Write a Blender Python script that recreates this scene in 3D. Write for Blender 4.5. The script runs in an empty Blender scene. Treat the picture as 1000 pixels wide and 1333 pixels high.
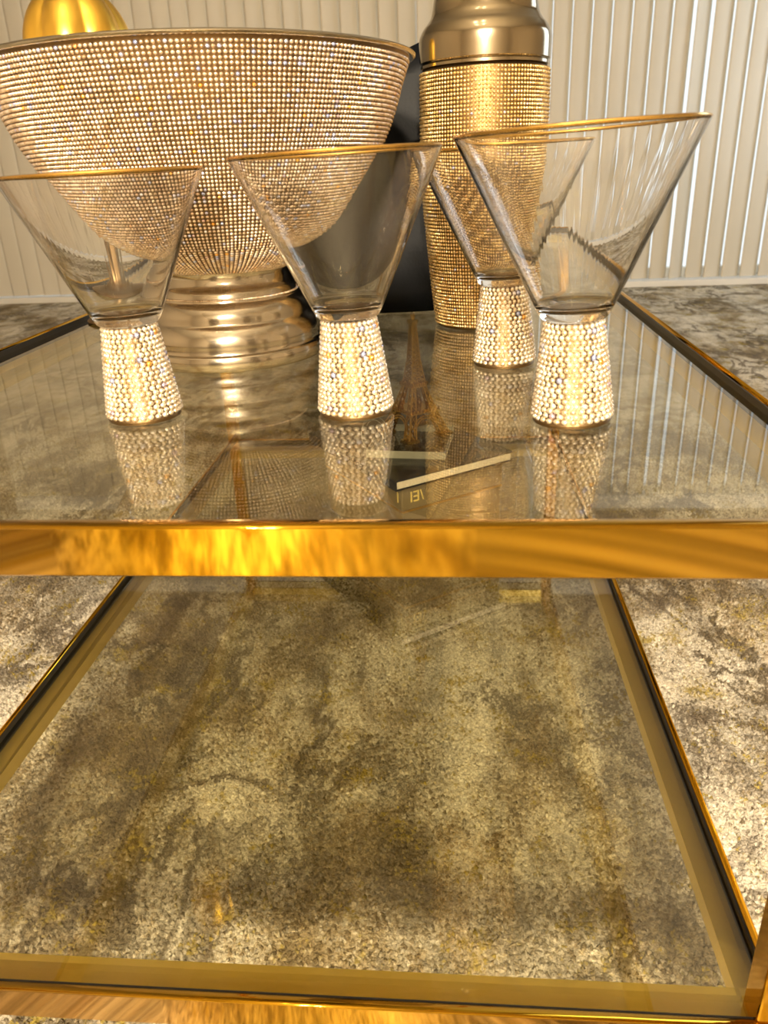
import bpy, bmesh, math, random
import numpy as np
from mathutils import Vector, Matrix

random.seed(7)
rng = np.random.default_rng(7)
sc = bpy.context.scene
COL = sc.collection

# ------------------------------------------------------------------ camera
F_PX, PITCH, ROLL, YAW = 1012.44, math.radians(23.951), math.radians(2.325), math.radians(-5.361)
CAM_Z = 0.565
cy, sy = math.cos(YAW), math.sin(YAW)
right = Vector((cy, -sy, 0)); fwdh = Vector((sy, cy, 0)); zz = Vector((0, 0, 1))
fwd = fwdh * math.cos(PITCH) - zz * math.sin(PITCH)
up0 = fwdh * math.sin(PITCH) + zz * math.cos(PITCH)
cr, sr = math.cos(ROLL), math.sin(ROLL)
cright = right * cr - up0 * sr
cup = right * sr + up0 * cr
cam_d = bpy.data.cameras.new('camera')
cam = bpy.data.objects.new('camera', cam_d); COL.objects.link(cam)
cam_d.sensor_fit = 'HORIZONTAL'; cam_d.sensor_width = 36.0; cam_d.lens = F_PX / 1000 * 36.0
cam_d.clip_start = 0.01
M = Matrix((cright, cup, -fwd)).transposed().to_4x4()
M.translation = (0, 0, CAM_Z)
cam.matrix_world = M
cam_d.dof.use_dof = True; cam_d.dof.focus_distance = 0.56; cam_d.dof.aperture_fstop = 24.0
sc.camera = cam

# ------------------------------------------------------------------ world and exposure
w = bpy.data.worlds.new('sky'); sc.world = w; w.use_nodes = True
bg = w.node_tree.nodes['Background']
bg.inputs['Color'].default_value = (0.93, 0.96, 1.0, 1); bg.inputs['Strength'].default_value = 0.95
sc.view_settings.view_transform = 'Standard'; sc.view_settings.look = 'None'
sc.view_settings.gamma = 1.0; sc.view_settings.use_curve_mapping = False
sc.view_settings.exposure = 0.45
cyc = sc.cycles
cyc.max_bounces = 14; cyc.transparent_max_bounces = 24; cyc.transmission_bounces = 12; cyc.glossy_bounces = 6
cyc.diffuse_bounces = 3
cyc.sample_clamp_indirect = 8.0
cyc.use_denoising = True
CEILING_BULB = 25.0; FLOOR_BULB = 1020.0
def area_light(name, loc, rot, sx, sy_, power, color):
    l = bpy.data.lights.new(name, 'AREA'); l.shape = 'RECTANGLE'; l.size = sx; l.size_y = sy_
    l.energy = power; l.color = color
    o = bpy.data.objects.new(name, l); COL.objects.link(o); o.location = loc; o.rotation_euler = rot
    return o
# cool area light at an unseen right hand window, added to light the blinds
area_light('cool_fill_light', (2.52, 2.75, 1.25), (0, math.radians(90), 0), 1.5, 1.3, 15, (0.78, 0.9, 1.0))

# ------------------------------------------------------------------ materials
def mat(name, color=(.8, .8, .8), metallic=0.0, rough=0.5, **kw):
    m = bpy.data.materials.new(name); m.use_nodes = True
    b = m.node_tree.nodes['Principled BSDF']
    b.inputs['Base Color'].default_value = (*color, 1)
    b.inputs['Metallic'].default_value = metallic; b.inputs['Roughness'].default_value = rough
    for k, v in kw.items():
        b.inputs[k.replace('_', ' ')].default_value = v
    return m
def nodes(m):
    return m.node_tree.nodes, m.node_tree.links, m.node_tree.nodes['Principled BSDF']
def N(nt, t, **kw):
    n = nt.nodes.new(t)
    for k, v in kw.items(): setattr(n, k, v)
    return n
def bump(m, scale, strength, dist=0.001, detail=3, stretch=(1, 1, 1)):
    nt = m.node_tree; n, l, b = nodes(m)
    tc = N(nt, 'ShaderNodeNewGeometry'); mp = N(nt, 'ShaderNodeMapping'); mp.inputs['Scale'].default_value = stretch
    nz = N(nt, 'ShaderNodeTexNoise'); nz.inputs['Scale'].default_value = scale; nz.inputs['Detail'].default_value = detail
    bp = N(nt, 'ShaderNodeBump'); bp.inputs['Strength'].default_value = strength; bp.inputs['Distance'].default_value = dist
    l.new(tc.outputs['Position'], mp.inputs['Vector']); l.new(mp.outputs['Vector'], nz.inputs['Vector'])
    l.new(nz.outputs['Fac'], bp.inputs['Height']); l.new(bp.outputs['Normal'], b.inputs['Normal'])
    return m
def vary(m, c1, c2, scale, lo=.35, hi=.65, stretch=(1, 1, 1), rough=None):
    nt = m.node_tree; n, l, b = nodes(m)
    tc = N(nt, 'ShaderNodeNewGeometry'); mp = N(nt, 'ShaderNodeMapping'); mp.inputs['Scale'].default_value = stretch
    nz = N(nt, 'ShaderNodeTexNoise'); nz.inputs['Scale'].default_value = scale; nz.inputs['Detail'].default_value = 4
    rp = N(nt, 'ShaderNodeValToRGB'); e = rp.color_ramp.elements
    e[0].position = lo; e[0].color = (*c1, 1); e[1].position = hi; e[1].color = (*c2, 1)
    l.new(tc.outputs['Position'], mp.inputs['Vector']); l.new(mp.outputs['Vector'], nz.inputs['Vector'])
    l.new(nz.outputs['Fac'], rp.inputs['Fac']); l.new(rp.outputs['Color'], b.inputs['Base Color'])
    if rough:
        mr = N(nt, 'ShaderNodeMapRange'); mr.inputs['To Min'].default_value = rough[0]; mr.inputs['To Max'].default_value = rough[1]
        l.new(nz.outputs['Fac'], mr.inputs['Value']); l.new(mr.outputs['Result'], b.inputs['Roughness'])
    return m

def thin_glass(name, tint=(.96, .98, .97), f0=.045, dust=0.0):
    """flat sheet glass: tinted straight-through light plus a clear-cut mirror share that grows towards grazing"""
    m = bpy.data.materials.new(name); m.use_nodes = True; nt = m.node_tree
    nt.nodes.clear(); l = nt.links
    out = N(nt, 'ShaderNodeOutputMaterial')
    g = N(nt, 'ShaderNodeNewGeometry')
    dp = N(nt, 'ShaderNodeVectorMath', operation='DOT_PRODUCT')
    l.new(g.outputs['Incoming'], dp.inputs[0]); l.new(g.outputs['Normal'], dp.inputs[1])
    ab = N(nt, 'ShaderNodeMath', operation='ABSOLUTE'); l.new(dp.outputs['Value'], ab.inputs[0])
    om = N(nt, 'ShaderNodeMath', operation='SUBTRACT'); om.inputs[0].default_value = 1.0; l.new(ab.outputs[0], om.inputs[1])
    pw = N(nt, 'ShaderNodeMath', operation='POWER'); pw.inputs[1].default_value = 5.0; l.new(om.outputs[0], pw.inputs[0])
    ma = N(nt, 'ShaderNodeMath', operation='MULTIPLY_ADD'); ma.inputs[1].default_value = 1 - f0; ma.inputs[2].default_value = f0
    l.new(pw.outputs[0], ma.inputs[0])
    t = N(nt, 'ShaderNodeBsdfTransparent'); t.inputs['Color'].default_value = (*tint, 1)
    gl = N(nt, 'ShaderNodeBsdfGlossy'); gl.inputs['Roughness'].default_value = 0.0; gl.inputs['Color'].default_value = (1, 1, 1, 1)
    mx = N(nt, 'ShaderNodeMixShader')
    l.new(ma.outputs[0], mx.inputs[0]); l.new(t.outputs[0], mx.inputs[1]); l.new(gl.outputs[0], mx.inputs[2])
    l.new(mx.outputs[0], out.inputs['Surface'])
    return m

GOLD = vary(mat('polished gold', metallic=1, rough=.1), (.60, .325, .018), (.68, .385, .032), 14, rough=(.03, .12))
GOLD_LEDGE = vary(mat('satin gold', metallic=1, rough=.4), (.96, .76, .22), (.99, .80, .27), 14, rough=(.36, .5))
TOWERGOLD = mat('aged gold', (.62, .42, .13), 1, .22)
GOLD_SOFT = mat('antique gold', (.78, .52, .17), 1, .3)
GOLD_GLOBE = mat('yellow gold', (.95, .62, .10), 1, .28)
RIMGOLD = mat('gilt rim', (.80, .50, .14), 1, .22)
NICKEL = vary(mat('champagne nickel', metallic=1, rough=.2), (.50, .45, .36), (.56, .51, .41), 10, stretch=(1, 1, 1), rough=(.13, .18))
LIP_DARK = mat('black lip reflection', (.006, .005, .004), 0, .45)  # black put in for the dark reflection inside the rail lip
BACKING = mat('bronze backing', (.17, .11, .05), 1, .4)
PANE = thin_glass('table glass', (.875, .865, .775), .105)
CLEAR = thin_glass('window glass')
ACRYL = thin_glass('clear acrylic', (.93, .95, .95), .06)
WALLGLASS = thin_glass('thin blown glass', (.975, .98, .97), .04)
GLASS = mat('drinking glass', (1, 1, 1), 0, 0.0, IOR=1.40, Transmission_Weight=1.0)
BLACKBAG = bump(mat('black leather', (.0022, .003, .0045), 0, .45, Specular_IOR_Level=.08), 420, .25, .0006)
BLACKBOOK = mat('black cover', (.008, .009, .011), 0, .18)
PAPER = mat('paper', (.80, .75, .68), 0, .8)
BOXMAT = mat('taupe box board', (.20, .155, .085), 0, .30)
LETTER = mat('gold foil', (.90, .72, .25), .2, .4)
WHITE = mat('white paint', (.78, .76, .71), 0, .5)
WALLM = bump(mat('wall paint', (.42, .35, .26), 0, .7), 160, .1)
CEIL = bump(mat('ceiling paint', (.46, .41, .33), 0, .8), 120, .2)

def rhinestone_material(name, dark, light, rough, spark=.02, metallic=.85):
    m = mat(name, light, metallic, rough); nt = m.node_tree; n, l, b = nodes(m)
    g = N(nt, 'ShaderNodeNewGeometry')
    rp = N(nt, 'ShaderNodeValToRGB'); rp.color_ramp.interpolation = 'LINEAR'
    e = rp.color_ramp.elements
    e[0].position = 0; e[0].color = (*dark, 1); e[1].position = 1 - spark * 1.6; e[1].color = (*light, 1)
    a = e.new(1 - spark * 1.3); a.color = (.95, .93, .98, 1)  # white, blue and orange glints painted into a few stones' base colour
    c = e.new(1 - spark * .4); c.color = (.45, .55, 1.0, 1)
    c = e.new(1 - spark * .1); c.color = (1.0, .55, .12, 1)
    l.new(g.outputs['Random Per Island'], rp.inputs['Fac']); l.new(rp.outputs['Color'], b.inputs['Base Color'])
    mu = N(nt, 'ShaderNodeMath', operation='MULTIPLY'); mu.inputs[1].default_value = 7.31
    fr = N(nt, 'ShaderNodeMath', operation='FRACT'); mr = N(nt, 'ShaderNodeMapRange')
    mr.inputs['To Min'].default_value = rough * .5; mr.inputs['To Max'].default_value = rough * 1.6
    l.new(g.outputs['Random Per Island'], mu.inputs[0]); l.new(mu.outputs[0], fr.inputs[0]); l.new(fr.outputs[0], mr.inputs['Value'])
    l.new(mr.outputs['Result'], b.inputs['Roughness'])
    return m
STONE_BOWL = rhinestone_material('peach rhinestones', (.62, .46, .30), (.97, .84, .70), .16, .06)
STONE_SHAKER = rhinestone_material('golden rhinestones', (.66, .45, .16), (.95, .76, .42), .2, .015)
STONE_STEM = rhinestone_material('champagne rhinestones', (.78, .65, .46), (1.0, .94, .82), .18, .03)

def carpet_material():
    m = mat('distressed carpet', (.4, .35, .25), 0, .95); nt = m.node_tree; n, l, b = nodes(m)
    b.inputs['Specular IOR Level'].default_value = .15
    g = N(nt, 'ShaderNodeNewGeometry')
    def noise(scale, detail, rough, stretch=(1, 1, 0), off=(0, 0, 0), dist=0):
        mp = N(nt, 'ShaderNodeMapping'); mp.inputs['Scale'].default_value = stretch; mp.inputs['Location'].default_value = off
        nz = N(nt, 'ShaderNodeTexNoise'); nz.inputs['Scale'].default_value = scale; nz.inputs['Detail'].default_value = detail
        nz.inputs['Roughness'].default_value = rough; nz.inputs['Distortion'].default_value = dist
        l.new(g.outputs['Position'], mp.inputs['Vector']); l.new(mp.outputs['Vector'], nz.inputs['Vector'])
        return nz.outputs['Fac']
    def ramp(src, stops):
        rp = N(nt, 'ShaderNodeValToRGB'); e = rp.color_ramp.elements
        e[0].position, e[0].color = stops[0][0], (*stops[0][1], 1)
        e[1].position, e[1].color = stops[-1][0], (*stops[-1][1], 1)
        for p, c in stops[1:-1]:
            x = e.new(p); x.color = (*c, 1)
        l.new(src, rp.inputs['Fac']); return rp.outputs['Color']
    def mix(fac, a, bcol, t='MIX'):
        mx = N(nt, 'ShaderNodeMix', data_type='RGBA', blend_type=t)
        if isinstance(fac, float): mx.inputs['Factor'].default_value = fac
        else: l.new(fac, mx.inputs['Factor'])
        l.new(a, mx.inputs['A']); l.new(bcol, mx.inputs['B']); return mx.outputs['Result']
    v = lambda x: (x, x, x)
    ji = N(nt, 'ShaderNodeMath', operation='ADD'); l.new(noise(210, 2, .7, (1, 1, 0)), ji.inputs[0]); l.new(g.outputs['Random Per Island'], ji.inputs[1])
    jc = N(nt, 'ShaderNodeMath', operation='SUBTRACT'); l.new(ji.outputs[0], jc.inputs[0]); jc.inputs[1].default_value = 1.0
    def grain(src, amt):
        q = N(nt, 'ShaderNodeMath', operation='MULTIPLY_ADD'); q.inputs[1].default_value = amt
        l.new(jc.outputs[0], q.inputs[0]); l.new(src, q.inputs[2]); return q.outputs[0]
    base = ramp(grain(noise(4.6, 12, .70, (1.1, .75, 0), (3.1, .4, 0), .2), .17), [(.36, (.20, .15, .08)), (.45, (.38, .31, .20)), (.51, (.60, .545, .43)), (.60, (.74, .69, .58))])
    streak = ramp(grain(noise(10, 9, .7, (1.7, .26, 0), (1.7, 5.2, 0), .1), .16), [(.38, v(.50)), (.48, v(.9)), (.58, v(1.08))])
    c = mix(.75, base, streak, 'MULTIPLY')
    dk = ramp(grain(noise(8, 12, .74, (1, .7, 0), (9.4, 2.2, 0), .3), .22), [(.525, v(0)), (.62, v(.85))])
    dcol = ramp(noise(4, 2, .5, (1, 1, 0), (2, 7, 0)), [(.4, (.11, .085, .05)), (.6, (.15, .12, .085))])
    c = mix(dk, c, dcol)
    vm = ramp(noise(3.2, 3, .5, (1, .8, 0), (6.1, 3.3, 0)), [(.46, v(0)), (.56, v(.9))])
    ve = ramp(grain(noise(5.5, 7, .62, (1.5, .8, 0), (2.3, 6.6, 0), .5), .03), [(.455, v(0)), (.485, v(1)), (.505, v(1)), (.535, v(0))])
    c = mix(mix(1.0, ve, vm, 'MULTIPLY'), c, dcol)
    ol = ramp(grain(noise(18, 8, .7, (1, .9, 0), (4.4, 8.8, 0), .2), .2), [(.58, v(0)), (.66, v(.8))])
    ocol = ramp(noise(5, 1, .5), [(.3, (.30, .22, .03)), (.7, (.40, .31, .05))])
    c = mix(ol, c, ocol)
    fine = ramp(noise(260, 3, .7, (1, 1, 1)), [(.3, v(.55)), (.7, v(1.3))])
    c = mix(1.0, c, fine, 'MULTIPLY')
    l.new(c, b.inputs['Base Color'])
    bp = N(nt, 'ShaderNodeBump'); bp.inputs['Strength'].default_value = .6; bp.inputs['Distance'].default_value = .004
    l.new(noise(300, 3, .6, (1, 1, 1)), bp.inputs['Height']); l.new(bp.outputs['Normal'], b.inputs['Normal'])
    return m
CARPET = carpet_material()
SLAT = vary(mat('cream vinyl slat', (.74, .69, .60), 0, .42), (.60, .55, .45), (.64, .59, .49), 6, stretch=(1, 1, .3))
SLAT.node_tree.nodes['Principled BSDF'].inputs['Subsurface Weight'].default_value = 0.0

# ------------------------------------------------------------------ mesh helpers
def link(name, me, material, parent=None, smooth=False):
    o = bpy.data.objects.new(name, me); COL.objects.link(o)
    if material and not me.materials: me.materials.append(material)
    if parent: o.parent = parent
    if smooth:
        for p in me.polygons: p.use_smooth = True
    return o
def pyd(name, verts, faces, material, parent=None, smooth=False):
    me = bpy.data.meshes.new(name); me.from_pydata([tuple(v) for v in verts], [], faces); me.update()
    return link(name, me, material, parent, smooth)
def from_bm(name, bm, material, parent=None, smooth=False):
    bmesh.ops.recalc_face_normals(bm, faces=bm.faces)
    me = bpy.data.meshes.new(name); bm.to_mesh(me); bm.free()
    return link(name, me, material, parent, smooth)
def empty(name, loc, rz=0):
    o = bpy.data.objects.new(name, None); COL.objects.link(o); o.location = loc; o.rotation_euler = (0, 0, rz)
    o.empty_display_size = .02
    return o
def tag(o, label, cat, group=None, kind=None):
    o['label'] = label
    if cat: o['category'] = cat
    if group: o['group'] = group
    if kind: o['kind'] = kind
    return o
def structure(o, label, cat):
    return tag(o, label, cat, kind='structure')
def add_box(bm, lo, hi):
    vs = [bm.verts.new((x, y, z)) for z in (lo[2], hi[2]) for x, y in ((lo[0], lo[1]), (hi[0], lo[1]), (hi[0], hi[1]), (lo[0], hi[1]))]
    for f in ((3, 2, 1, 0), (4, 5, 6, 7), (0, 1, 5, 4), (1, 2, 6, 5), (2, 3, 7, 6), (3, 0, 4, 7)):
        bm.faces.new([vs[i] for i in f])
    return vs
def box(name, lo, hi, material, parent=None, bevel=0):
    bm = bmesh.new(); add_box(bm, lo, hi)
    if bevel: bmesh.ops.bevel(bm, geom=bm.edges[:], offset=bevel, segments=2, affect='EDGES', profile=.5)
    return from_bm(name, bm, material, parent)
def lathe(profile, seg=96, closed=False):
    """profile of (r, z), returns verts, faces"""
    V, Fc = [], []
    n = len(profile)
    for i in range(seg):
        a = 2 * math.pi * i / seg
        for r, z in profile: V.append((r * math.cos(a), r * math.sin(a), z))
    rng_ = n if closed else n - 1
    for i in range(seg):
        j = (i + 1) % seg
        for k in range(rng_):
            k2 = (k + 1) % n
            Fc.append((i * n + k, j * n + k, j * n + k2, i * n + k2))
    if not closed:
        if profile[0][0] > 1e-6: Fc.append(tuple(i * n for i in range(seg))[::-1])
        if profile[-1][0] > 1e-6: Fc.append(tuple(i * n + n - 1 for i in range(seg)))
    return V, Fc
def lathe_obj(name, profile, material, parent=None, seg=96, closed=False, smooth=True, sharp=35):
    V, Fc = lathe(profile, seg, closed)
    bm = bmesh.new(); vs = [bm.verts.new(v) for v in V]
    for f in Fc:
        try: bm.faces.new([vs[i] for i in f])
        except ValueError: pass
    bmesh.ops.remove_doubles(bm, verts=bm.verts, dist=1e-6)
    for e in bm.edges:
        if len(e.link_faces) == 2 and e.calc_face_angle(0) > math.radians(sharp): e.smooth = False
    return from_bm(name, bm, material, parent, smooth)
def smooth_profile(pts, n=6):
    """Catmull-Rom through points"""
    out = []
    P = [pts[0]] + list(pts) + [pts[-1]]
    for i in range(1, len(P) - 2):
        p0, p1, p2, p3 = (np.array(P[i + k]) for k in (-1, 0, 1, 2))
        for t in np.linspace(0, 1, n, endpoint=False):
            out.append(tuple(.5 * ((2 * p1) + (-p0 + p2) * t + (2 * p0 - 5 * p1 + 4 * p2 - p3) * t * t + (-p0 + 3 * p1 - 3 * p2 + p3) * t ** 3)))
    out.append(tuple(pts[-1])); return out
def tube(bm, pts, r, n=6):
    rings = []
    for i, p in enumerate(pts):
        p = Vector(p)
        d = (Vector(pts[min(i + 1, len(pts) - 1)]) - Vector(pts[max(i - 1, 0)])).normalized()
        a = d.orthogonal().normalized() if i == 0 else (prev - d * prev.dot(d)).normalized()
        prev = a; b_ = d.cross(a)
        rings.append([bm.verts.new(p + (a * math.cos(2 * math.pi * k / n) + b_ * math.sin(2 * math.pi * k / n)) * r) for k in range(n)])
    for A, B in zip(rings, rings[1:]):
        for k in range(n): bm.faces.new((A[k], A[(k + 1) % n], B[(k + 1) % n], B[k]))
    bm.faces.new(rings[0][::-1]); bm.faces.new(rings[-1])

def stones(name, C, Nn, T, ru, rv, material, parent, sides=6, height=.62, table=.55, tilt=.10):
    """faceted cut stones: C centres, Nn normals, T tangents, ru / rv radii along and across"""
    C, Nn, T = (np.asarray(a, float) for a in (C, Nn, T)); n = len(C)
    ru = np.broadcast_to(ru, n)[:, None, None]; rv = np.broadcast_to(rv, n)[:, None, None]
    Nn = Nn + rng.normal(0, tilt, Nn.shape); Nn /= np.linalg.norm(Nn, axis=1, keepdims=True)
    B = np.cross(Nn, T); B /= np.linalg.norm(B, axis=1, keepdims=True); T = np.cross(B, Nn)
    a = np.arange(sides) * 2 * np.pi / sides + (rng.random((n, 1)) * 2 * np.pi)
    ca, sa = np.cos(a)[:, :, None], np.sin(a)[:, :, None]
    ring = lambda s, h: C[:, None] + s * (ru * ca * T[:, None] + rv * sa * B[:, None]) + h * np.minimum(ru, rv) * Nn[:, None]
    V = np.concatenate([ring(1, -.2), ring(1, .12), ring(table, height)], 1).reshape(-1, 3)
    k = np.arange(sides); k2 = (k + 1) % sides
    q1 = np.stack([k, k2, k2 + sides, k + sides], 1); q2 = q1 + sides
    quads = np.concatenate([q1, q2]); top = k + 2 * sides
    nv = 3 * sides; off = (np.arange(n) * nv)[:, None]
    Q = (quads.reshape(1, -1) + off).reshape(n, -1)
    Tp = top[None] + off
    loops = np.concatenate([Q, Tp], 1).reshape(-1)
    tot = np.tile(np.r_[np.full(2 * sides, 4), sides], n)
    start = np.r_[0, np.cumsum(tot)[:-1]]
    me = bpy.data.meshes.new(name)
    me.vertices.add(len(V)); me.vertices.foreach_set('co', V.ravel())
    me.loops.add(len(loops)); me.loops.foreach_set('vertex_index', loops.astype(np.int32))
    me.polygons.add(len(tot)); me.polygons.foreach_set('loop_start', start.astype(np.int32))
    me.polygons.foreach_set('loop_total', tot.astype(np.int32))
    me.update(calc_edges=True); me.validate()
    o = link(name, me, material, parent); o['kind'] = 'stuff'
    return o
def on_lathe(profile, rows, counts, stagger=False, off=.0006):
    """stone seats on a surface of revolution: rows equally spaced along the profile"""
    P = np.array(profile); seg = np.hypot(*np.diff(P, axis=0).T); s = np.r_[0, np.cumsum(seg)]
    C, Nn, T, du = [], [], [], []
    for i in range(rows):
        t = (i + .5) / rows * s[-1]; k = min(np.searchsorted(s, t) - 1, len(seg) - 1); k = max(k, 0)
        f = (t - s[k]) / seg[k]; r, z = P[k] * (1 - f) + P[k + 1] * f
        dr, dz = (P[k + 1] - P[k]) / seg[k]
        cnt = counts(t / s[-1]) if callable(counts) else counts
        ph = stagger if i % 2 else 0
        a = (np.arange(cnt) + ph) / cnt * 2 * np.pi
        nr, nz = dz, -dr
        C.append(np.stack([(r + nr * off) * np.cos(a), (r + nr * off) * np.sin(a), np.full(cnt, z + nz * off)], 1))
        Nn.append(np.stack([nr * np.cos(a), nr * np.sin(a), np.full(cnt, nz)], 1))
        T.append(np.stack([-np.sin(a), np.cos(a), np.zeros(cnt)], 1))
        du.append(np.full(cnt, 2 * np.pi * r / cnt))
    return np.concatenate(C), np.concatenate(Nn), np.concatenate(T), np.concatenate(du), s[-1] / rows

# ------------------------------------------------------------------ the room
WY = 3.95; XL, XR, YB, CZ = -2.6, 2.6, -2.2, 2.45
structure(pyd('floor', [(XL, YB, 0), (XR, YB, 0), (XR, WY + .12, 0), (XL, WY + .12, 0)], [(0, 1, 2, 3)], CARPET), 'mottled grey and tan distressed carpet floor', 'floor')
floor = bpy.data.objects['floor']
structure(box('ceiling', (XL, YB, CZ), (XR, WY + .1, CZ + .05), CEIL), 'plain cream ceiling above the room', 'ceiling')
structure(box('wall_left', (XL - .1, YB, 0), (XL, WY + .1, CZ), WALLM), 'plain beige wall to the left of the table', 'wall')
structure(box('wall_rear', (XL, YB - .1, 0), (XR, YB, CZ), WALLM), 'plain beige wall facing the window blinds', 'wall')
# wall behind the blinds, with the wide window opening
DX0, DX1, DZ = -2.45, 2.35, 2.0
bm = bmesh.new()
for lo, hi in (((XL, WY, 0), (DX0, WY + .1, CZ)), ((DX1, WY, 0), (XR, WY + .1, CZ)), ((DX0, WY, DZ), (DX1, WY + .1, CZ))): add_box(bm, lo, hi)
structure(from_bm('wall_back', bm, WALLM), 'beige wall around the wide window behind the blinds', 'wall')
# right hand wall, its unseen window opening added for cool light
bm = bmesh.new()
for lo, hi in (((XR, YB, 0), (XR + .1, 2.0, CZ)), ((XR, 3.5, 0), (XR + .1, WY + .1, CZ)), ((XR, 2.0, 0), (XR + .1, 3.5, .6)), ((XR, 2.0, 1.95), (XR + .1, 3.5, CZ))): add_box(bm, lo, hi)
structure(from_bm('wall_right', bm, WALLM), 'beige wall to the right of the table with an added window', 'wall')
def window(name, lo, hi, axis, label):
    e = empty(name, (0, 0, 0)); structure(e, label, 'window')
    bm = bmesh.new(); t = .05
    def fr(u0, u1, z0, z1):
        if axis == 'x': add_box(bm, (u0, lo[1], z0), (u1, hi[1], z1))
        else: add_box(bm, (lo[0], u0, z0), (hi[0], u1, z1))
    u0, u1 = (lo[0], hi[0]) if axis == 'x' else (lo[1], hi[1])
    um = (u0 + u1) / 2
    for a in ((u0, u0 + t, lo[2], hi[2]), (u1 - t, u1, lo[2], hi[2]), (um - t / 2, um + t / 2, lo[2], hi[2]), (u0, u1, lo[2], lo[2] + t), (u0, u1, hi[2] - t, hi[2])): fr(*a)
    from_bm('window_frame', bm, WHITE, e)
    for a, b_ in ((u0 + t, um - t / 2), (um + t / 2, u1 - t)):
        if axis == 'x':
            y = (lo[1] + hi[1]) / 2; box('pane', (a, y - .002, lo[2] + t), (b_, y + .002, hi[2] - t), CLEAR, e)
        else:
            x = (lo[0] + hi[0]) / 2; box('pane', (x - .002, a, lo[2] + t), (x + .002, b_, hi[2] - t), CLEAR, e)
window('window_1', (DX0, WY + .03, .02), (DX1, WY + .08, DZ), 'x', 'wide sliding window behind the closed vertical blinds')
window('fill_window', (XR + .03, 2.0, .6), (XR + .08, 3.5, 1.95), 'y', 'added unseen window in the right hand wall giving cool light')
structure(box('trim_1', (XL, WY - .10, 0), (XR, WY + .1, .028), WHITE, bevel=.003), 'white sill strip at the foot of the vertical blinds', 'trim')
structure(box('baseboard_left', (XL, YB, 0), (XL + .012, WY - .1, .09), WHITE), 'white baseboard along the left wall', 'baseboard')
structure(box('baseboard_right', (XR - .012, YB, 0), (XR, WY - .1, .09), WHITE), 'white baseboard along the right wall', 'baseboard')

# vertical blinds
blind = tag(empty('vertical_blind', (0, WY - .06, 0)), 'cream vertical slat blind closed across the wide window', 'blind')
SW, ST = .0832, .0012
arc = []
for i in range(9):
    t = i / 8 - .5; arc.append((t * SW, .003 * (1 - (2 * t) ** 2)))
def slat_mesh():
    V, Fc = [], []
    for z in (.034, 1.96):
        for x, y in arc: V.append((x, -y, z))
        for x, y in arc: V.append((x, -y + ST, z))
    n = 9
    for i in range(n - 1):
        Fc += [(i, i + 1, 2 * n + i + 1, 2 * n + i), (n + i + 1, n + i, 3 * n + i, 3 * n + i + 1)]
    Fc += [(n, 0, 2 * n, 3 * n), (n - 1, 2 * n - 1, 4 * n - 1, 3 * n - 1)]
    me = bpy.data.meshes.new('slat'); me.from_pydata(V, [], Fc); me.update(); me.materials.append(SLAT)
    for p in me.polygons: p.use_smooth = True
    return me
slat_me = slat_mesh(); PITCHX = .0825
for i in range(int((DX1 - DX0) / PITCHX)):
    o = link('slat', slat_me, SLAT, blind)
    o.location = (DX0 + .04 + i * PITCHX, 0, 0)
    o.rotation_euler = (0, 0, math.radians(14 + rng.normal(0, 1.2) + (20 if i == 42 else 0)))
box('headrail', (DX0, -.03, 1.955), (DX1, .05, 2.03), WHITE, blind, .004)

# carpet pile (fine tufts nearest the table)
def pile():
    x0, x1, y0, y1 = -1.0, .80, -.55, 1.75; d = .0039
    gx, gy = np.meshgrid(np.arange(x0, x1, d), np.arange(y0, y1, d)); n = gx.size
    P = np.stack([gx.ravel(), gy.ravel(), np.zeros(n)], 1); P[:, :2] += rng.normal(0, d * .35, (n, 2))
    a = rng.random((n, 1)) * 6.28 + np.arange(3) * 2.094
    r = d * (.55 + .3 * rng.random((n, 1)))
    base = P[:, None] + np.stack([r * np.cos(a), r * np.sin(a), np.zeros_like(a)], 2)
    h = .0018 + .0026 * rng.random(n)
    lean = rng.normal(0, .0012, (n, 2)) + np.array([0.0, -.0006])
    top = P + np.c_[lean, h]
    V = np.concatenate([base, top[:, None]], 1).reshape(-1, 3)
    f = np.array([[0, 1, 3], [1, 2, 3], [2, 0, 3]]).reshape(1, -1) + (np.arange(n) * 4)[:, None]
    loops = f.reshape(-1); m = len(loops) // 3
    me = bpy.data.meshes.new('carpet_pile')
    me.vertices.add(len(V)); me.vertices.foreach_set('co', V.ravel())
    me.loops.add(len(loops)); me.loops.foreach_set('vertex_index', loops.astype(np.int32))
    me.polygons.add(m); me.polygons.foreach_set('loop_start', (np.arange(m) * 3).astype(np.int32))
    me.polygons.foreach_set('loop_total', np.full(m, 3, np.int32)); me.update(calc_edges=True)
    o = link('carpet_pile', me, CARPET, floor); o['kind'] = 'stuff'
pile()

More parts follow.
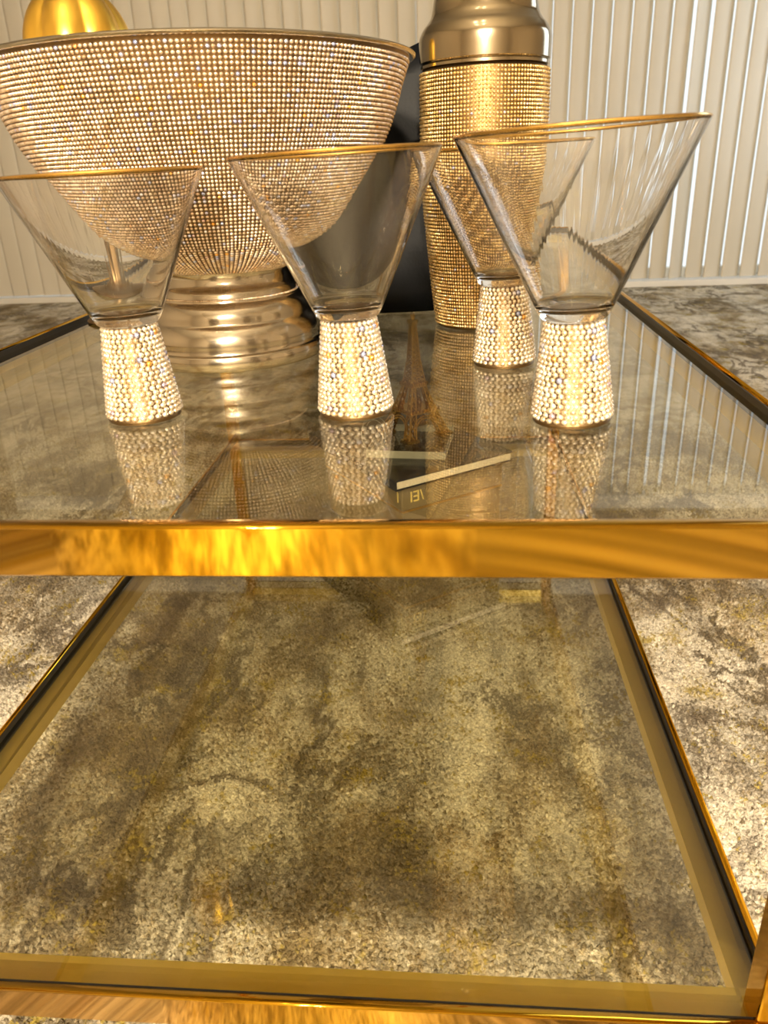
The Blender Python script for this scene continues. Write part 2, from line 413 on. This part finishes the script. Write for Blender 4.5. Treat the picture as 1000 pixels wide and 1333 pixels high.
# lamps behind the viewer; the low one is added to brighten rhinestone fronts
def bulb_material(name, strength, color=(1, .83, .60)):
    m = bpy.data.materials.new(name); m.use_nodes = True; nt = m.node_tree; nt.nodes.clear()
    em = N(nt, 'ShaderNodeEmission'); em.inputs['Color'].default_value = (*color, 1); em.inputs['Strength'].default_value = strength
    ou = N(nt, 'ShaderNodeOutputMaterial'); nt.links.new(em.outputs[0], ou.inputs[0]); return m
def bulb(parent, loc, r, m):
    b_ = lathe_obj('bulb', [(r * math.sin(t), -r * math.cos(t)) for t in np.linspace(0.02, math.pi - .02, 14)], m, parent, 20)
    b_.location = loc
def ceiling_lamp(loc):
    e = tag(empty('ceiling_lamp', loc), 'brass ceiling lamp with glowing round bulbs', 'lamp')
    lathe_obj('canopy', [(.07, 0), (.07, -.012), (.05, -.03), (.012, -.035)], GOLD_SOFT, e, 32)
    bm = bmesh.new(); tube(bm, [(0, 0, -.03), (0, 0, -.42)], .008); from_bm('rod', bm, GOLD_SOFT, e)
    m = bulb_material('glowing ceiling bulb', CEILING_BULB)
    for k in range(4):
        a = math.pi / 4 + k * math.pi / 2; x, y = .2 * math.cos(a), .2 * math.sin(a)
        bm = bmesh.new(); tube(bm, [(0, 0, -.4), (x * .5, y * .5, -.44), (x, y, -.40)], .006); from_bm('arm', bm, GOLD_SOFT, e)
        bulb(e, (x, y, -.355), .042, m)
ceiling_lamp((-.2, -.2, CZ))
def front_fill_lamp(loc):
    e = tag(empty('front_fill_lamp', loc), 'added unseen brass fill lamp with a cluster of glowing bulbs', 'lamp')
    lathe_obj('base', [(.0001, 0), (.14, 0), (.14, .012), (.03, .03), (.012, .05)], GOLD_SOFT, e, 40)
    bm = bmesh.new(); tube(bm, [(0, 0, .03), (0, 0, 1.06)], .010, 8); from_bm('pole', bm, GOLD_SOFT, e)
    m = bulb_material('glowing lamp bulb', FLOOR_BULB)
    for k in range(3):
        a = .5 + k * 2.094; x, y = .10 * math.cos(a), .10 * math.sin(a)
        bm = bmesh.new(); tube(bm, [(0, 0, 1.03 - .06 * k), (x * .6, y * .6, 1.02 - .06 * k), (x, y, 1.06 - .06 * k)], .006); from_bm('arm', bm, GOLD_SOFT, e)
        bulb(e, (x, y, 1.10 - .06 * k), .045, m)
front_fill_lamp((-.02, -.85, 0))

# ------------------------------------------------------------------ the two-tier table
X0, X1, Y0, Y1 = -.3403, .1616, .2481, 1.1243
ZU, ZL = .4500, .1878; FH = .0223
table = tag(empty('coffee_table', ((X0 + X1) / 2, (Y0 + Y1) / 2, 0)), 'long gold framed coffee table with two clear glass tiers', 'table')
TO = Vector(table.location)
def tp(o):
    o.parent = table; o.location = -TO; return o
rc = .0022; q_ = .0002
prof = [(0, -FH + .0008), (0, -FH + .0008 + q_), (0, -rc - q_)] + [(rc - rc * math.cos(t), -rc + rc * math.sin(t)) for t in np.linspace(0, math.pi / 2, 7)] + [(rc + q_, 0)] + [(.0046 - rc * .7 * (1 - math.sin(t)), -rc * .7 * (1 - math.cos(t))) for t in np.linspace(0, math.pi / 2, 5)] + [(.0046, -rc * .7 - q_), (.0046, -FH), (.0008 + q_, -FH), (.0008, -FH)]
PROUD, GT = .0048, .0062
LW = {'front_rail': .0270, 'back_rail': .0270, 'side_rail': .0185}
def sweep(name, prof, Z, c0, c1, d0, d1, material, smooth):
    n = len(prof); V = []
    for c, d in ((c0, d0), (c1, d1)):
        for u, v in prof: V.append((c[0] + d[0] * u, c[1] + d[1] * u, Z + v))
    Fc = [(i, (i + 1) % n, n + (i + 1) % n, n + i) for i in range(n)] + [tuple(range(n))[::-1], tuple(range(n, 2 * n))]
    bm = bmesh.new(); vs = [bm.verts.new(v) for v in V]
    for f in Fc: bm.faces.new([vs[i] for i in f])
    for e in bm.edges:
        if len(e.link_faces) == 2 and e.calc_face_angle(0) > math.radians(38): e.smooth = False
    return from_bm(name, bm, material, None, smooth)
def rail(name, Z, c0, c1, d0, d1):
    """c0,c1 corner points, d0,d1 inward diagonal directions"""
    r = tp(sweep(name, prof, Z, c0, c1, d0, d1, GOLD, True))
    zt, zb = Z - PROUD - GT, Z - FH; w_ = LW[name]; a = .0046
    if name == 'side_rail':
        x0, x1 = (c0[0] + a, c0[0] + w_) if d0[0] > 0 else (c0[0] - w_, c0[0] - a)
        lo, hi = (x0, Y0 + LW['front_rail'], zb), (x1, Y1 - LW['back_rail'], zt)
    else:
        y0, y1 = (c0[1] + a, c0[1] + w_) if d0[1] > 0 else (c0[1] - w_, c0[1] - a)
        lo, hi = (X0 + a, y0, zb), (X1 - a, y1, zt)
    box('ledge', lo, hi, GOLD_LEDGE, r)
def lip_dark_strip(Z):  # black strip standing in for the dark reflection on the lip's inner face
    a, b_ = .0046, .0056
    V = []
    for u in (a, b_):
        for z in (Z - PROUD - GT, Z - .0010):
            V += [(X0 + u, Y0 + u, z), (X1 - u, Y0 + u, z), (X1 - u, Y1 - u, z), (X0 + u, Y1 - u, z)]
    Fc = []
    for k in range(4):
        k2 = (k + 1) % 4
        Fc += [(k, k2, 4 + k2, 4 + k), (8 + k2, 8 + k, 12 + k, 12 + k2), (4 + k, 4 + k2, 12 + k2, 12 + k), (k2, k, 8 + k, 8 + k2)]
    tp(pyd('lip_dark_strip', V, Fc, LIP_DARK))
def pane_poly(Z, notch):
    u = .0056; a, b_, c, d = X0 + u, X1 - u, Y0 + u, Y1 - u; q = notch
    if q:
        pts = [(a + q, c), (b_ - q, c), (b_ - q, c + q), (b_, c + q), (b_, d - q), (b_ - q, d - q), (b_ - q, d), (a + q, d), (a + q, d - q), (a, d - q), (a, c + q), (a + q, c + q)]
    else:
        pts = [(a, c), (b_, c), (b_, d), (a, d)]
    n = len(pts); V = [(x, y, Z - PROUD - GT) for x, y in pts] + [(x, y, Z - PROUD) for x, y in pts]
    Fc = [tuple(range(n))[::-1], tuple(range(n, 2 * n))] + [(i, (i + 1) % n, n + (i + 1) % n, n + i) for i in range(n)]
    return tp(pyd('glass_top', V, Fc, PANE))
for Z in (ZU, ZL):
    rail('front_rail', Z, (X0, Y0), (X1, Y0), (1, 1), (-1, 1))
    rail('side_rail', Z, (X1, Y0), (X1, Y1), (-1, 1), (-1, -1))
    rail('back_rail', Z, (X1, Y1), (X0, Y1), (-1, -1), (1, -1))
    rail('side_rail', Z, (X0, Y1), (X0, Y0), (1, -1), (1, 1))
    lip_dark_strip(Z)
    pane_poly(Z, 0 if Z == ZU else .0130)
for x in (X0 + .002, X1 - .018):
    for y in (Y0 + .002, Y1 - .018):
        o = tp(box('leg', (x, y, ZL - .011), (x + .016, y + .016, ZU - .0223), GOLD, bevel=.0012))
        p = tp(box('foot_post', (x, y, .0), (x + .016, y + .016, ZL - FH), GOLD, bevel=.0012))
GU = ZU - PROUD      # upper glass surface
GL = ZL - PROUD      # lower glass surface

# ------------------------------------------------------------------ martini glasses
def martini(loc, tilt, label, HT=.1265, RR=.0510):
    e = tag(empty('martini_glass', (loc[0], loc[1], loc[2] + .0003), 0), label, 'glass', 'martini glasses on the table top')
    H0 = .0490; e.rotation_euler = (0, -math.radians(tilt), 0)
    sp = [(.0190, .0022), (.0132, H0)]
    # stem core and base disc
    lathe_obj('stem_core', [(.0001, 0), (.0192, 0), (.0194, .0014), (.0188, .0022), (.0131, H0), (.0001, H0 + .0002)], BACKING, e, 48)
    C, Nn, T, du, dv = on_lathe(sp, 19, 30, .36, .0004)
    stones('rhinestones', C, Nn, T, du * .47, dv * .60, STONE_STEM, e, 8, .8, .5, .15)
    t = .0011
    outer = [(.0001, H0), (.0128, H0), (.0146, H0 + .0006), (.0161, H0 + .0020), (.0174, H0 + .0042), (.0188, H0 + .0070), (RR, HT - .0004)]
    inner = [(RR - t * 1.15, HT - .0002), (.0186, H0 + .0100), (.0172, H0 + .0080), (.0150, H0 + .0066), (.0110, H0 + .0058), (.0001, H0 + .0055)]
    lathe_obj('glass_bowl', outer + inner, GLASS, e, 96, sharp=50)
    rim = [(RR - .0012 + .0013 * math.cos(t), HT - .0001 + .0009 * math.sin(t)) for t in np.linspace(0, 2 * math.pi, 9)[:-1]]
    lathe_obj('gilt_rim', rim, RIMGOLD, e, 96, closed=True)
    return e
martini((.0610, .3840, GU), 2.2, 'rhinestone stemmed martini glass with a twin glass between it and the shaker', .1320, .0545)
martini((-.0505, .4020, GU), 1.6, 'rhinestone stemmed martini glass in front of the gap between bowl and shaker')
martini((-.1660, .3985, GU), 1.0, 'rhinestone stemmed martini glass standing before the bowl pedestal on its far side from the shaker', .1215, .0485)
martini((.0350, .5070, GU), 1.6, 'rhinestone stemmed martini glass standing between the cocktail shaker and a twin glass', .1275, .0525)

# ------------------------------------------------------------------ pedestal bowl
bowl = tag(empty('pedestal_bowl', (-.157, .556, GU)), 'large rhinestone covered bowl on a stepped champagne metal pedestal', 'bowl')
ped = [(.0001, .0), (.0640, .0), (.0648, .0012), (.0648, .0090), (.0638, .0102), (.0622, .0106), (.0616, .0120), (.0620, .0150), (.0616, .0190), (.0600, .0235), (.0572, .0275), (.0560, .0284),
       (.0556, .0296), (.0558, .0320), (.0550, .0355), (.0530, .0390), (.0506, .0415), (.0496, .0422), (.0494, .0432), (.0486, .0446), (.0482, .0462), (.0478, .0480), (.0460, .0496), (.0440, .0520), (.0432, .0560), (.0440, .0610), (.0470, .0640), (.0001, .0642)]
lathe_obj('pedestal', ped, NICKEL, bowl, 128, sharp=40)
BZ = 1.07; RZ = .0602 + (.1725 - .0602) * BZ
bprof = smooth_profile([(.0440, .0602), (.0600, .0672), (.0790, .0800), (.0940, .1000), (.1065, .1180), (.1160, .1340), (.1225, .1490), (.1262, .1600), (.1312, .1725)], 6)
bprof = [(r, .0602 + (z - .0602) * BZ) for r, z in bprof]
inner = [(r - .0024, z + .0012) for r, z in bprof[::-1]][:-1]
lathe_obj('bowl_shell', [(.0001, .0601)] + bprof + [(.1318, RZ + .0011)] + [(.1298, RZ + .0013)] + inner + [(.0001, .0625)], BACKING, bowl, 128)
rimp = [(.1316 + .0034 * math.cos(t) + .0012, RZ + .0023 + .0014 * math.sin(t)) for t in np.linspace(0, 2 * math.pi, 13)[:-1]]
lathe_obj('rim', rimp, NICKEL, bowl, 160, closed=True)
C, Nn, T, du, dv = on_lathe(bprof, 62, lambda t: 288 if t > .5 else (216 if t > .22 else 144), False, .0004)
stones('rhinestones', C, Nn, T, np.minimum(du, .0031) * .455, dv * .46, STONE_BOWL, bowl, 6, .7, .6, .17)
n = 190; a = np.arange(n) / n * 2 * np.pi
stones('bead_ring', np.stack([.0494 * np.cos(a), .0494 * np.sin(a), np.full(n, .0440)], 1), np.stack([np.cos(a), np.sin(a), a * 0 + .3], 1), np.stack([-np.sin(a), np.cos(a), a * 0], 1), .0008, .0008, STONE_BOWL, bowl, 6, .8, .5, .1)

# ------------------------------------------------------------------ cocktail shaker
shaker = tag(empty('cocktail_shaker', (.0252, .6500, GU)), 'tall rhinestone covered cocktail shaker with a smooth bronze metal cap', 'shaker')
sprof = smooth_profile([(.0362, .0020), (.0395, .030), (.0432, .068), (.0462, .104), (.0466, .145), (.0462, .1800)], 8)
lathe_obj('body', [(.0001, 0), (.0345, 0), (.0358, .0010)] + sprof + [(.0440, .1815), (.0001, .1815)], BACKING, shaker, 96)
C, Nn, T, du, dv = on_lathe(sprof, 70, 116, False, .0003)
stones('rhinestones', C, Nn, T, np.minimum(du, .0026) * .45, dv * .455, STONE_SHAKER, shaker, 6, .78, .5, .09)
SHK = vary(mat('bronze nickel', metallic=1, rough=.18), (.33, .28, .19), (.39, .33, .23), 8, stretch=(1, 1, 1), rough=(.12, .18))
cap = lathe_obj('strainer_cap', [(.0440, .1812), (.0462, .1822), (.0462, .1840), (.0456, .1846), (.0470, .1858), (.0472, .1950)] +
          smooth_profile([(.0472, .1985), (.0466, .2020), (.0440, .2070), (.0412, .2100), (.0385, .2140), (.0372, .2190), (.0360, .2260), (.0330, .2330), (.0260, .2385)], 5) + [(.0001, .2390)], SHK, shaker, 96, sharp=40)
lathe_obj('lid', [(.0255, .2380), (.0262, .2400), (.0258, .2640), (.0235, .2700), (.0120, .2730), (.0070, .2750), (.0070, .2790), (.0095, .2830), (.0070, .2880), (.0001, .2895)], SHK, shaker, 64, sharp=40)

# ------------------------------------------------------------------ black bag behind the bowl
def bag():
    e = tag(empty('handbag', (-.088, .735, GU), math.radians(3)), 'black structured bag with flared top standing behind the bowl and shaker', 'bag')
    W0, W1, D, H = .120, .135, .036, .241
    # front outline: bottom narrower, top corners lifted
    nx, nz = 24, 10
    def outline(u, v):
        half = W0 + (W1 - W0) * v ** 1.5
        x = u * half
        z = v * (H - .050 * (1 - max(u, 0) ** 1.3)) + (1 - v) * .005 * max(u, 0) ** 4
        return x, z
    V, Fc = [], []
    for side in (-1, 1):
        for j in range(nz + 1):
            for i in range(nx + 1):
                u = 2 * i / nx - 1; v = j / nz
                x, z = outline(u, v)
                d = D * (1 - .55 * v) * (1 - .35 * abs(u) ** 6) * (1 - .12 * (2 * v - 1) ** 6)
                V.append((x, side * d, z))
    n = (nx + 1) * (nz + 1)
    idx = lambda s, i, j: s * n + j * (nx + 1) + i
    for j in range(nz):
        for i in range(nx):
            Fc.append((idx(0, i, j), idx(0, i + 1, j), idx(0, i + 1, j + 1), idx(0, i, j + 1)))
            Fc.append((idx(1, i + 1, j), idx(1, i, j), idx(1, i, j + 1), idx(1, i + 1, j + 1)))
    for i in range(nx):
        Fc.append((idx(0, i + 1, 0), idx(0, i, 0), idx(1, i, 0), idx(1, i + 1, 0)))
        Fc.append((idx(0, i, nz), idx(0, i + 1, nz), idx(1, i + 1, nz), idx(1, i, nz)))
    for j in range(nz):
        Fc.append((idx(0, 0, j), idx(0, 0, j + 1), idx(1, 0, j + 1), idx(1, 0, j)))
        Fc.append((idx(0, nx, j + 1), idx(0, nx, j), idx(1, nx, j), idx(1, nx, j + 1)))
    b_ = pyd('bag_body', V, Fc, BLACKBAG, e, True)
    # front flap seam
    bm = bmesh.new(); pts = []
    for i in range(25):
        u = i / 12 - 1; x, z = outline(u * .985, .66); d = D * (1 - .55 * .66) * (1 - .35 * abs(u) ** 6)
        pts.append((x, -d - .0004, z))
    tube(bm, pts, .0012, 5); from_bm('seam', bm, BLACKBAG, e)
    return e
bag()

# gold globe ornament behind the bowl
orn = tag(empty('globe_ornament', (-.298, .705, GU)), 'yellow gold lobed globe ornament on a slim foot behind the rhinestone bowl', 'ornament')
lathe_obj('foot', smooth_profile([(.0001, 0), (.030, 0), (.030, .004), (.014, .010), (.007, .030), (.007, .120), (.010, .160), (.014, .170)], 4), BACKING, orn, 40)
V, Fc = lathe([(.041 * math.sin(t), .213 - .048 * math.cos(t)) for t in np.linspace(.02, math.pi - .02, 30)], 140)
def lobe(x, y): return 1 + .10 * abs(math.sin(3.5 * math.atan2(y, x) + .35)) - .05
pyd('globe', [(x * lobe(x, y), y * lobe(x, y), z) for x, y, z in V], Fc, GOLD_GLOBE, orn, True)

# ------------------------------------------------------------------ on the lower tier
BA = math.radians(35.5)
u_ = Vector((math.cos(BA), math.sin(BA), 0)); v_ = Vector((-math.sin(BA), math.cos(BA), 0))
ZBOOK = CAM_Z - .285         # top face of the black book
bt = .0105
boxh = ZBOOK - bt - GL
corner = Vector((-.053, .712, 0))
keep = corner + u_ * .012 + v_ * .010
gb = tag(empty('keepsake_box', (keep.x, keep.y, GL), BA), 'taupe keepsake box with gold lettering under the black book', 'box')
box('box_body', (0, 0, 0), (.128, .170, boxh * .66), BOXMAT, gb, .0015)
box('box_lid', (-.0012, -.0012, boxh * .66 + .0008), (.1292, .1712, boxh), BOXMAT, gb, .0015)
box('band', (-.0006, -.0006, boxh * .66 - .0014), (.1286, .1706, boxh * .66 + .0010), GOLD_SOFT, gb)
def text(name, s, size, material, parent, loc, rot):
    c = bpy.data.curves.new(name, 'FONT'); c.body = s; c.size = size; c.extrude = .0003; c.align_x = 'CENTER'; c.align_y = 'CENTER'
    o = bpy.data.objects.new(name, c); COL.objects.link(o)
    dg = bpy.context.evaluated_depsgraph_get(); me = bpy.data.meshes.new_from_object(o.evaluated_get(dg)); me.name = name
    bpy.data.objects.remove(o); bpy.data.curves.remove(c)
    me.materials.clear(); t = link(name, me, material, parent); t.location = loc; t.rotation_euler = rot
    return t
text('lettering', '\\EI', .017, LETTER, gb, (.0165, -.0018, boxh - .0135), (math.radians(90), math.radians(180), 0))
text('lettering', 'I', .017, LETTER, gb, (-.0018, .006, boxh - .0135), (math.radians(90), math.radians(180), math.radians(-90)))

bk = tag(empty('book', (corner.x, corner.y, ZBOOK - bt), BA), 'black hardback book with white pages lying on the taupe box', 'book')
BWi, BLe = .148, .195
box('back_cover', (0, 0, 0), (BWi, BLe, .0016), BLACKBOOK, bk, .0004)
box('pages', (.001, .0012, .0016), (BWi - .003, BLe - .003, bt - .0016), PAPER, bk)
box('front_cover', (0, .0008, bt - .0016), (BWi, BLe, bt), BLACKBOOK, bk, .0004)
box('spine', (-.0014, 0, 0), (.0002, BLe, bt), BLACKBOOK, bk, .0003)

slabc = Vector((-.043, .825))
SLT = .008
slab = tag(empty('acrylic_slab', (slabc.x, slabc.y, ZBOOK), math.radians(-6)), 'clear acrylic slab lying on the black book under the tower', 'slab')
bm = bmesh.new(); add_box(bm, (-.042, -.046, 0), (.042, .046, SLT))
from_bm('slab_block', bm, ACRYL, slab)
EDGE = mat('polished acrylic edge', (.75, .76, .72), 0, .25, Transmission_Weight=.35)
bm = bmesh.new()
for lo, hi in (((-.0425, -.0468, 0), (.0425, -.0460, SLT)), ((-.0425, .046, 0), (.0425, .0466, SLT))): add_box(bm, lo, hi)
from_bm('polished_edge', bm, EDGE, slab)
bm = bmesh.new()
for x in (-.0425, .0420):
    for z in (0, SLT - .0006): add_box(bm, (x, -.046, z), (x + .0006, .046, z + .0007))
from_bm('side_arris', bm, EDGE, slab)

# Eiffel tower ornament
def tower(loc, rz, H):
    e = tag(empty('tower_figurine', loc, rz), 'gold lattice tower figurine standing on the acrylic slab', 'figurine')
    def half(z):       # half width of the tower outline at relative height z
        pts = [(0, .200), (.19, .122), (.21, .118), (.385, .064), (.40, .062), (.60, .034), (.86, .016), (1, .012)]
        for (a, b_), (c, d) in zip(pts, pts[1:]):
            if z <= c: return b_ + (d - b_) * (z - a) / (c - a)
        return .012
    def legw(z): return .070 - .105 * z
    R = .0009
    def P(x, y, z): return (x * H, y * H, z * H)
    for sx in (-1, 1):
        for sy_ in (-1, 1):
            for z0, z1, nm in ((0, .19, 'leg'), (.215, .385, 'upper_leg')):
                bm = bmesh.new(); zs = np.linspace(z0, z1, 4)
                def cpt(z, i, j):
                    h = half(z); w_ = legw(z)
                    return P(sx * (h - w_ * i), sy_ * (h - w_ * j), z)
                for i in (0, 1):
                    for j in (0, 1): tube(bm, [cpt(z, i, j) for z in zs], R, 4)
                for a, b_ in zip(zs, zs[1:]):
                    for (i, j), (k, l) in (((0, 0), (1, 0)), ((1, 0), (1, 1)), ((1, 1), (0, 1)), ((0, 1), (0, 0))):
                        tube(bm, [cpt(a, i, j), cpt(b_, k, l)], R * .7, 4); tube(bm, [cpt(a, k, l), cpt(b_, i, j)], R * .7, 4)
                if z0 == 0:
                    h = half(0); w_ = legw(0); c = (sx * (h - w_ / 2), sy_ * (h - w_ / 2)); q = .055
                    add_box(bm, P(c[0] - q, c[1] - q, 0), P(c[0] + q, c[1] + q, .018))
                from_bm(nm, bm, TOWERGOLD, e)
    for k in range(4):       # arches between the legs
        bm = bmesh.new(); c, s = math.cos(k * math.pi / 2), math.sin(k * math.pi / 2)
        for rr in (0, .018):
            pts = []
            for t in np.linspace(0, math.pi, 13):
                x = math.cos(t) * (.115 + rr); z = .045 + math.sin(t) * (.105 + rr); y = -half(z)
                pts.append(P(x * c - y * s, x * s + y * c, z))
            tube(bm, pts, R, 4)
        from_bm('arch', bm, TOWERGOLD, e)
    for z, q, nm in ((.19, .135, 'platform'), (.385, .078, 'platform'), (.86, .026, 'platform')):
        bm = bmesh.new(); add_box(bm, P(-q, -q, z), P(q, q, z + .010)); add_box(bm, P(-q * .92, -q * .92, z + .010), P(q * .92, q * .92, z + .026))
        for i in range(9):
            t = -q + 2 * q * i / 8
            for a, b_ in ((t, -q), (t, q), (-q, t), (q, t)): add_box(bm, P(a - .004, b_ - .004, z + .008), P(a + .004, b_ + .004, z + .034))
        from_bm(nm, bm, TOWERGOLD, e)
    bm = bmesh.new(); zs = np.linspace(.40, .87, 13)
    cn = ((-1, -1), (1, -1), (1, 1), (-1, 1))
    for i, j in cn: tube(bm, [P(i * half(z), j * half(z), z) for z in zs], R * 1.1, 4)
    for a, b_ in zip(zs, zs[1:]):
        for (i, j), (k, l) in zip(cn, cn[1:] + cn[:1]):
            tube(bm, [P(i * half(a), j * half(a), a), P(k * half(b_), l * half(b_), b_)], R * .8, 4)
            tube(bm, [P(k * half(a), l * half(a), a), P(i * half(b_), j * half(b_), b_)], R * .8, 4)
            tube(bm, [P(i * half(a), j * half(a), a), P(k * half(a), l * half(a), a)], R * .6, 4)
    from_bm('shaft', bm, TOWERGOLD, e)
    lathe_obj('finial', [(.0001, .88 * H), (.018 * H, .88 * H), (.020 * H, .93 * H), (.012 * H, .95 * H), (.004 * H, .96 * H), (.003 * H, H), (.0001, H)], TOWERGOLD, e, 12)
ZT = ZBOOK + SLT
tower((-.0400, .842, ZT), math.radians(38), (CAM_Z - .1355) - ZT)

# thin clear curls of wire beside the tower
def curl(name, loc, label, seed, sc_=1.0):
    r = random.Random(seed); e = tag(empty(name, loc), label, 'wire')
    for k in range(3):
        bm = bmesh.new(); a0 = r.random() * 6.28; R = (.014 + .006 * r.random()) * sc_; tl = r.uniform(.9, 1.35)
        pts = [(R * math.cos(a0 + t) * (1 - .08 * t), R * .5 * math.sin(a0 + t), max(.0006, R * 1.2 + R * math.sin(a0 + t) * tl)) for t in np.linspace(0, 5.0, 22)]
        tube(bm, pts, .00035, 4); from_bm('strand', bm, EDGE, e)
curl('wire_curl', (-.083, .800, ZBOOK), 'fine clear wire curls lying on the black book beside the tower', 3, .9)
